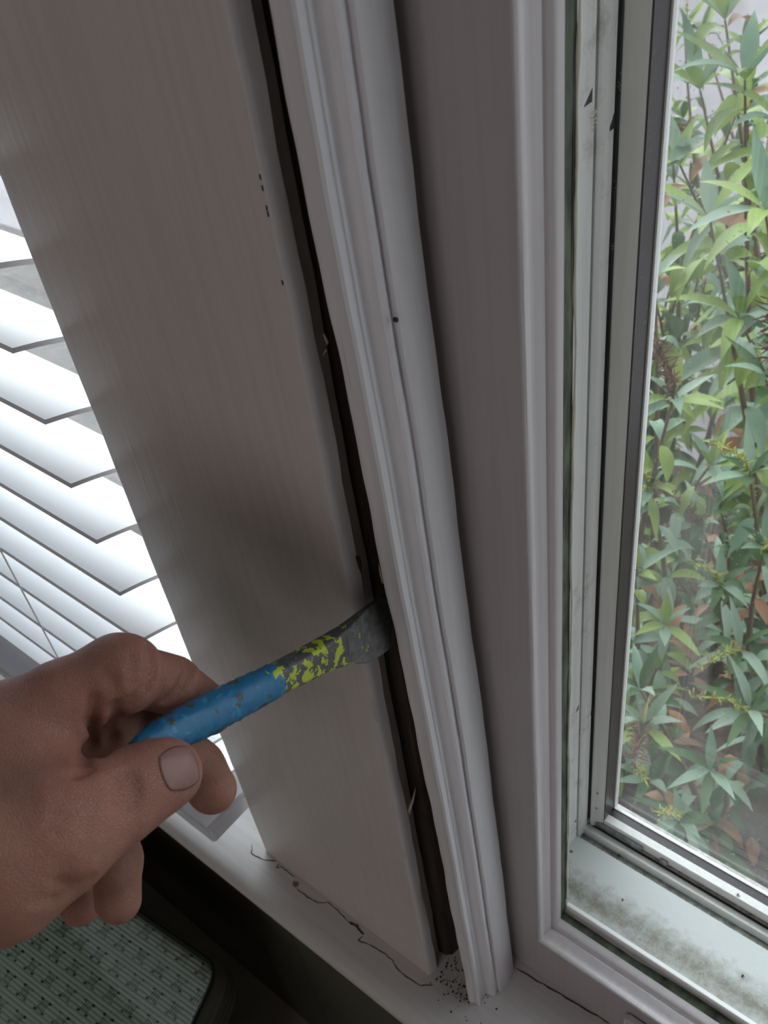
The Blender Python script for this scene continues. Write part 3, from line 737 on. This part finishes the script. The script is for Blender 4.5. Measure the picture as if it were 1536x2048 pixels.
def surface_nets(g):
    neg = g < 0; nx, ny, nz = g.shape
    cnt = np.zeros((nx-1, ny-1, nz-1), np.uint8)
    cor = [(a, b2, c_) for a in (0, 1) for b2 in (0, 1) for c_ in (0, 1)]
    sl = lambda o: (slice(o[0], nx-1+o[0]), slice(o[1], ny-1+o[1]), slice(o[2], nz-1+o[2]))
    for o in cor: cnt += neg[sl(o)]
    act = (cnt > 0) & (cnt < 8); idx = np.argwhere(act); vid = -np.ones(act.shape, np.int64); vid[act] = np.arange(len(idx))
    vs_ = np.zeros((len(idx), 3)); wt = np.zeros(len(idx)); gv = {o: g[sl(o)][act] for o in cor}
    for a in cor:
        for ax in range(3):
            if a[ax]: continue
            b2 = list(a); b2[ax] = 1; b2 = tuple(b2); ga, gb = gv[a], gv[b2]; cr = (ga < 0) != (gb < 0)
            t = np.where(cr, ga/np.where(cr, ga-gb, 1), 0); p = np.tile(np.array(a, float), (len(idx), 1)); p[:, ax] += t
            vs_ += np.where(cr[:, None], p, 0); wt += cr
    verts = lo+VX*(idx+vs_/wt[:, None]); faces = []
    for ax in range(3):
        s0 = [slice(1, -1)]*3; s0[ax] = slice(0, -1); s1 = list(s0); s1[ax] = slice(1, None)
        e = neg[tuple(s0)] != neg[tuple(s1)]; ij = np.argwhere(e)
        add = np.ones(3, int); add[ax] = 0; ij = ij+add
        u, w_ = [(1, 2), (2, 0), (0, 1)][ax]; du = np.zeros(3, int); dw = np.zeros(3, int); du[u] = 1; dw[w_] = 1
        q = [vid[tuple((ij-x).T)] for x in (0*du, du, du+dw, dw)]
        q = np.stack(q, 1); flip = neg[tuple(ij.T)]; q[~flip] = q[~flip][:, ::-1]; faces.append(q)
    faces = np.concatenate(faces); return verts, faces[(faces >= 0).all(1)]
vts, fcs = surface_nets(sdf_grid())
M_skin, nt, b = newmat('weathered_skin', (.5, .3, .22), .5)
v = coords(nt)
n1 = noise(nt, v, 55, 5, .6); n2 = noise(nt, v, 16, 3)
c = ramp(nt, n1, [(.3, (.18, .075, .052)), (.5, (.29, .130, .090)), (.7, (.40, .205, .14))])
c = mix(nt, ramp(nt, n2, [(.35, BLK), (.7, WHT)]), c, (.31, .115, .09))
c2 = mix(nt, .35, c, (.30, .15, .105))
nt.links.new(c2, b.inputs['Base Color'])
b.inputs['Subsurface Weight'].default_value = .18; b.inputs['Subsurface Radius'].default_value = (.006, .002, .001); b.inputs['Subsurface Scale'].default_value = 1
wr = noise(nt, coords(nt, (1, 1, 1)), 420, 4, .7)
vor = N(nt, 'ShaderNodeTexVoronoi'); vor.feature = 'DISTANCE_TO_EDGE'; vor.inputs['Scale'].default_value = 1000
nt.links.new(v, vor.inputs['Vector'])
hh = math_(nt, 'ADD', math_(nt, 'MULTIPLY', ramp(nt, vor.outputs[0], [(0, BLK), (.12, WHT)]), .35), math_(nt, 'MULTIPLY', n1, 1.6))
hh = math_(nt, 'ADD', hh, math_(nt, 'MULTIPLY', wr, .7)); bump(nt, b, hh, .6, .0007)
b.inputs['Roughness'].default_value = .55
me = bpy.data.meshes.new('person'); me.from_pydata(vts.tolist(), [], fcs.tolist()); me.validate()
me.polygons.foreach_set('use_smooth', [True]*len(me.polygons)); me.materials.append(M_skin)
hand = bpy.data.objects.new('person', me); COL.objects.link(hand)
bm = bmesh.new(); bm.from_mesh(me); bmesh.ops.recalc_face_normals(bm, faces=bm.faces)
for _ in range(1): bmesh.ops.smooth_vert(bm, verts=bm.verts, factor=.5, use_axis_x=True, use_axis_y=True, use_axis_z=True)
bm.to_mesh(me); bm.free()
tag(hand, 'bare hand of a person gripping the blue scraper handle between thumb and curled fingers', 'person')

# thumb nail, laid on the skin
def thumb_only(Pn): return chain(Pn, thumb, 4*mm)
M_nail, nt, b = newmat('thumb_nail', (.24, .125, .105), .42)
nc = (358, 1537); ua = np.array([.90, -.30]); ub = np.array([.30, .95]); ua /= np.linalg.norm(ua); ub /= np.linalg.norm(ub)
gn = 14; rows = []
for i in range(gn+1):
    r_ = []
    for j in range(gn+1):
        a_ = 2*i/gn-1; b_ = 2*j/gn-1
        # squircle map keeps the nail's rounded outline
        aa = a_*math.sqrt(1-b_*b_/2.6); bb = b_*math.sqrt(1-a_*a_/2.6)
        q = np.array(nc)+ua*aa*38+ub*bb*44
        s_ = surf(q[0], q[1], .30, thumb_only)
        r_.append((s_, aa, bb))
    rows.append(r_)
V_ = []; Fc = []
flat = [x for r_ in rows for x in r_]
for s_, aa, bb in flat:
    lift = .0005*(1-max(abs(aa), abs(bb))**6)-.0002
    V_.append(s_-_n(s_)*lift)
n_ = gn+1
for i in range(gn):
    for j in range(gn): Fc.append((i*n_+j, i*n_+j+1, (i+1)*n_+j+1, (i+1)*n_+j))
nail = mesh_obj('thumb_nail', V_, Fc, M_nail, hand, smooth=True); nail['label'] = 'pale thumb nail'
sm = nail.modifiers.new('thickness', 'SOLIDIFY'); sm.thickness = .0006; sm.offset = 0

# ------------------------------------------------------------------ garden outside the right-hand window
def leafmat(name, c1, c2, c3):
    m, nt, b = newmat(name, c1, .5)
    n1 = noise(nt, coords(nt), 7, 3); c = ramp(nt, n1, [(.35, c1), (.5, c2), (.68, c3)])
    nt.links.new(c, b.inputs['Base Color'])
    t = N(nt, 'ShaderNodeBsdfTranslucent'); nt.links.new(c, t.inputs[0]); ms = N(nt, 'ShaderNodeMixShader'); ms.inputs[0].default_value = .28
    nt.links.new(b.outputs[0], ms.inputs[1]); nt.links.new(t.outputs[0], ms.inputs[2]); nt.links.new(ms.outputs[0], nt.nodes['Material Output'].inputs[0]); return m
L_green = leafmat('fresh_green_leaf', (.12, .20, .035), (.25, .36, .07), (.38, .50, .17))
L_grey = leafmat('silvery_green_leaf', (.14, .24, .16), (.24, .36, .26), (.36, .46, .37))
L_dark = leafmat('deep_green_leaf', (.025, .07, .022), (.05, .12, .035), (.10, .18, .07))
L_brown = leafmat('withered_leaf', (.20, .10, .05), (.36, .17, .09), (.45, .26, .15))
M_stem = newmat('brown_stem', (.17, .11, .08), .8)[0]
M_gstem = newmat('green_stem', (.25, .30, .12), .7)[0]
M_seed = newmat('yellow_green_seed_spike', (.32, .34, .07), .7)[0]
M_dry = newmat('dry_brown_flower_head', (.16, .085, .055), .9)[0]
LW = [0, .55, .9, 1, .88, .62, .32, 0]
def add_leaf(mb, base, d, up, L, w, droop, rg):
    d = Vector(d).normalized(); up = Vector(up); s = d.cross(up)
    if s.length < .05: s = d.cross(Vector((1, .2, 0)))
    s.normalize(); n = s.cross(d).normalized(); n = n if n.z > 0 else -n
    p = Vector(base); v = []; k = len(LW); dd = d.copy(); fold_ = rg.uniform(.15, .45)
    for i in range(k):
        ww = LW[i]*w/2; nn = s.cross(dd).normalized(); nn = nn if nn.dot(n) > 0 else -nn
        v += [tuple(p-s*ww+nn*ww*fold_), tuple(p), tuple(p+s*ww+nn*ww*fold_)]
        p = p+dd*(L/(k-1)); dd = (dd+Vector((0, 0, -droop/(k-1)))).normalized()
    f = []
    for i in range(k-1):
        a = i*3; f += [(a, a+1, a+4, a+3), (a+1, a+2, a+5, a+4)]
    mb.add(v, f)
def spike(mb, pts, rg, r=.006, dens=11):
    for a, b2 in zip(pts[:-1], pts[1:]):
        a = Vector(a); b2 = Vector(b2)
        for i in range(dens):
            p = a.lerp(b2, rg.random()); d = Vector((rg.gauss(0, 1), rg.gauss(0, 1), rg.gauss(.3, .8))).normalized()
            q = p+d*r*rg.uniform(.6, 1.6); mb.tube([p, p.lerp(q, .5), q], [.0005, .0011, .0004], 3)
def shrub(name, label, base, tips, seed, mats, Lr=(.05, .10), wr=.27, brown=.06, spikes=.35, cat='shrub', group=None, gap=.046):
    """one bush: stems from its base to the given tips, opposite leaves along each stem, seed spikes at some ends"""
    rg = random.Random(seed); root = empty(name, base); tag(root, label, cat, group)
    inv = Matrix.Translation(-Vector(base)); st = MB(); lv = [MB(), MB()]; kids = []; nbrown = 0
    for tp in tips:
        a = Vector(base)+Vector((rg.uniform(-.05, .05), rg.uniform(-.05, .05), 0)); e = Vector(tp); L = (e-a).length
        mid1 = a.lerp(e, .4)+Vector((rg.uniform(-.07, .07), rg.uniform(-.07, .07), .10*L)); pts = []
        n = 14
        for i in range(n+1):
            t = i/n; pts.append(a*(1-t)**2+mid1*2*t*(1-t)+e*t*t)
        st = MB(); kids.append(('stem', st, M_stem)); st.tube(pts, [.0085*(1-t/n)+.0014 for t in range(n+1)], 5)
        cum = 0; last = 0; th = rg.uniform(0, 3)
        for i in range(1, n+1):
            sg = (pts[i]-pts[i-1]); cum += sg.length
            while cum-last > gap:
                last += gap; t = last/max(L, .01)
                if t < .22 and rg.random() < .7: continue
                p = pts[i-1].lerp(pts[i], rg.random()); ax = sg.normalized(); th += math.pi/2+rg.uniform(-.2, .2)
                u = ax.cross(Vector((.3, .9, .2))).normalized(); w_ = ax.cross(u)
                for sgn in (1, -1):
                    out = (u*math.cos(th)+w_*math.sin(th))*sgn; d = (out*rg.uniform(.8, 1.1)+ax*rg.uniform(.2, .7))
                    r_ = rg.random(); which = lv[0] if r_ < .55 else lv[1]
                    if r_ < brown and nbrown < 80: which = MB(); nbrown += 1; kids.append(('withered_leaf', which, L_brown))
                    add_leaf(which, p+out*.002, d, (rg.gauss(0, .3), rg.gauss(0, .3), 1), rg.uniform(*Lr)*(1.1-.5*t), rg.uniform(.8, 1.2)*wr*Lr[1]*.75*(1.1-.4*t), rg.uniform(.8, 3.4), rg)
        ax = (pts[-1]-pts[-2]).normalized()
        for k in range(6):
            th = k*1.05+rg.random()*.3; u = ax.cross(Vector((.3, .9, .2))).normalized(); w_ = ax.cross(u)
            add_leaf(lv[k % 2], e, (u*math.cos(th)+w_*math.sin(th))*rg.uniform(.5, 1)+ax*.8, (0, 0, 1), rg.uniform(*Lr)*.75, wr*Lr[1]*.5, rg.uniform(.2, 1.3), rg)
        if rg.random() < spikes:
            q = [e]; dd = ax
            for k in range(4): dd = (dd+Vector((rg.gauss(0, .15), rg.gauss(0, .15), -.15))).normalized(); q.append(q[-1]+dd*.022)
            sk = MB(); sk.tube(q, .0012, 4)
            if rg.random() < .75: spike(sk, q, rg, .007, 13); kids.append(('seed_spike', sk, M_seed))
            else: spike(sk, q, rg, .012, 26); kids.append(('dry_flower_head', sk, M_dry))
    def fin(mb, nm, mat):
        if mb.v:
            o = mb.build(nm, mat, root); o.matrix_parent_inverse = inv; o.data.polygons.foreach_set('use_smooth', [True]*len(o.data.polygons))
    fin(lv[0], 'foliage', mats[0]); fin(lv[1], 'foliage', mats[1])
    for nm, mb_, mt in kids: fin(mb_, nm, mt)
    return root
ZG = -1.36
# garden ground: soil by the house, pale paving further out
M_soil, nt, b = newmat('leaf_littered_soil', (.12, .09, .07), .95)
v = coords(nt)
n1 = noise(nt, v, 30, 8, .7)
nt.links.new(ramp(nt, n1, [(.3, (.03, .02, .016)), (.5, (.09, .065, .05)), (.62, (.15, .105, .08)), (.75, (.28, .22, .17))]), b.inputs['Base Color']); bump(nt, b, n1, 1, .02)
M_pave, nt, b = newmat('pale_paving', (.6, .55, .6), .85)
nt.links.new(mix(nt, noise(nt, coords(nt), 5, 5), (.16, .15, .16), (.30, .275, .30)), b.inputs['Base Color'])
M_grassm = newmat('garden_soil_far', (.30, .28, .2), .9)[0]
struct(MB().box(-4, 3, .35, 1.55, ZG-.2, ZG).build('garden_bed', M_soil), 'brown garden soil outside the right window'); 
struct(MB().box(-9, 8, 1.55, 12, ZG-.2, ZG+.01).build('garden_paving', M_pave), 'pale paving beyond the shrubs')
def T(px, py, y): return tuple(on(px, py, 1, y))
rgG = random.Random(11)
G = 'garden shrubs outside the right window'
def tips(lst, y0, jit=0): return [T(px, py, y0+rgG.uniform(-.12, .12)) for px, py in lst]
shrub('garden_shrub', 'silvery green leafy shrub nearest the glass at the left edge of the pane', (-.40, .85, ZG),
      [T(1345, 800, .72), T(1300, 980, .75), T(1270, 1150, .70), T(1310, 560, .9), T(1420, 930, .85), T(1330, 1250, .68), T(1290, 1450, .60)], 3, (L_grey, L_green), (.05, .095), .27, .05, .5, group=G)
shrub('garden_shrub', 'shrub with large hanging leaves and drooping tips at the upper right of the pane', (-.28, 1.25, ZG),
      [T(1420, 440, 1.0), T(1490, 160, 1.1), T(1400, 180, 1.15), T(1530, 420, .95), T(1480, 640, 1.0), T(1360, 330, 1.15), T(1450, 40, 1.2), T(1560, 250, 1.1)], 7, (L_green, L_grey), (.08, .15), .27, .05, .3, group=G, gap=.05)
shrub('garden_shrub', 'dark green shrub with yellow seed spikes at the right edge of the pane', (-.15, .95, ZG),
      [T(1500, 950, .8), T(1530, 1100, .78), T(1440, 1170, .76), T(1480, 1300, .72), T(1540, 760, .85), T(1500, 1420, .66), T(1400, 1050, .85)], 9, (L_dark, L_grey), (.05, .10), .25, .08, .9, group=G)
shrub('garden_shrub', 'low sprawling shrub with pointed leaves behind the bottom corner of the pane', (-.20, .72, ZG),
      [T(1360, 1640, .52), T(1300, 1560, .56), T(1420, 1540, .58), T(1280, 1380, .62)], 21, (L_dark, L_grey), (.045, .085), .27, .10, .4, group=G)
shrub('garden_shrub', 'dense mid green shrub growing behind the silvery one', (-.62, 1.40, ZG),
      [T(1300+rgG.random()*240, 100+rgG.random()*900, 1.3+rgG.random()*.2) for _ in range(11)], 31, (L_dark, L_green), (.07, .13), .27, .12, .3, group=G)
shrub('garden_shrub', 'loose shrub standing furthest from the glass by the paving', (-.55, 1.75, ZG),
      [T(1350+rgG.random()*190, 20+rgG.random()*650, 1.7+rgG.random()*.3) for _ in range(13)], 41, (L_green, L_dark), (.06, .12), .3, .06, .15, group=G)
shrub('garden_shrub', 'twiggy shrub with withered leaves close to the soil', (-.32, 1.10, ZG),
      [T(1260+rgG.random()*280, 950+rgG.random()*600, 1.0+rgG.random()*.15) for _ in range(12)], 51, (L_dark, L_dark), (.05, .09), .25, .3, .3, group=G)
# fallen leaves
mb = MB(); rg = random.Random(8)
for i in range(220):
    p = (rg.uniform(-1.0, .2), rg.uniform(.45, 1.6), ZG+rg.uniform(.002, .02)); a = rg.uniform(0, 6.3)
    add_leaf(mb, p, (math.cos(a), math.sin(a), rg.uniform(-.1, .3)), (0, 0, 1), rg.uniform(.03, .07), .02, rg.uniform(0, .6), rg)
o = mb.build('fallen_leaf', L_brown); tag(o, 'fallen brown leaves littering the soil under the shrubs', 'leaves', kind='stuff')
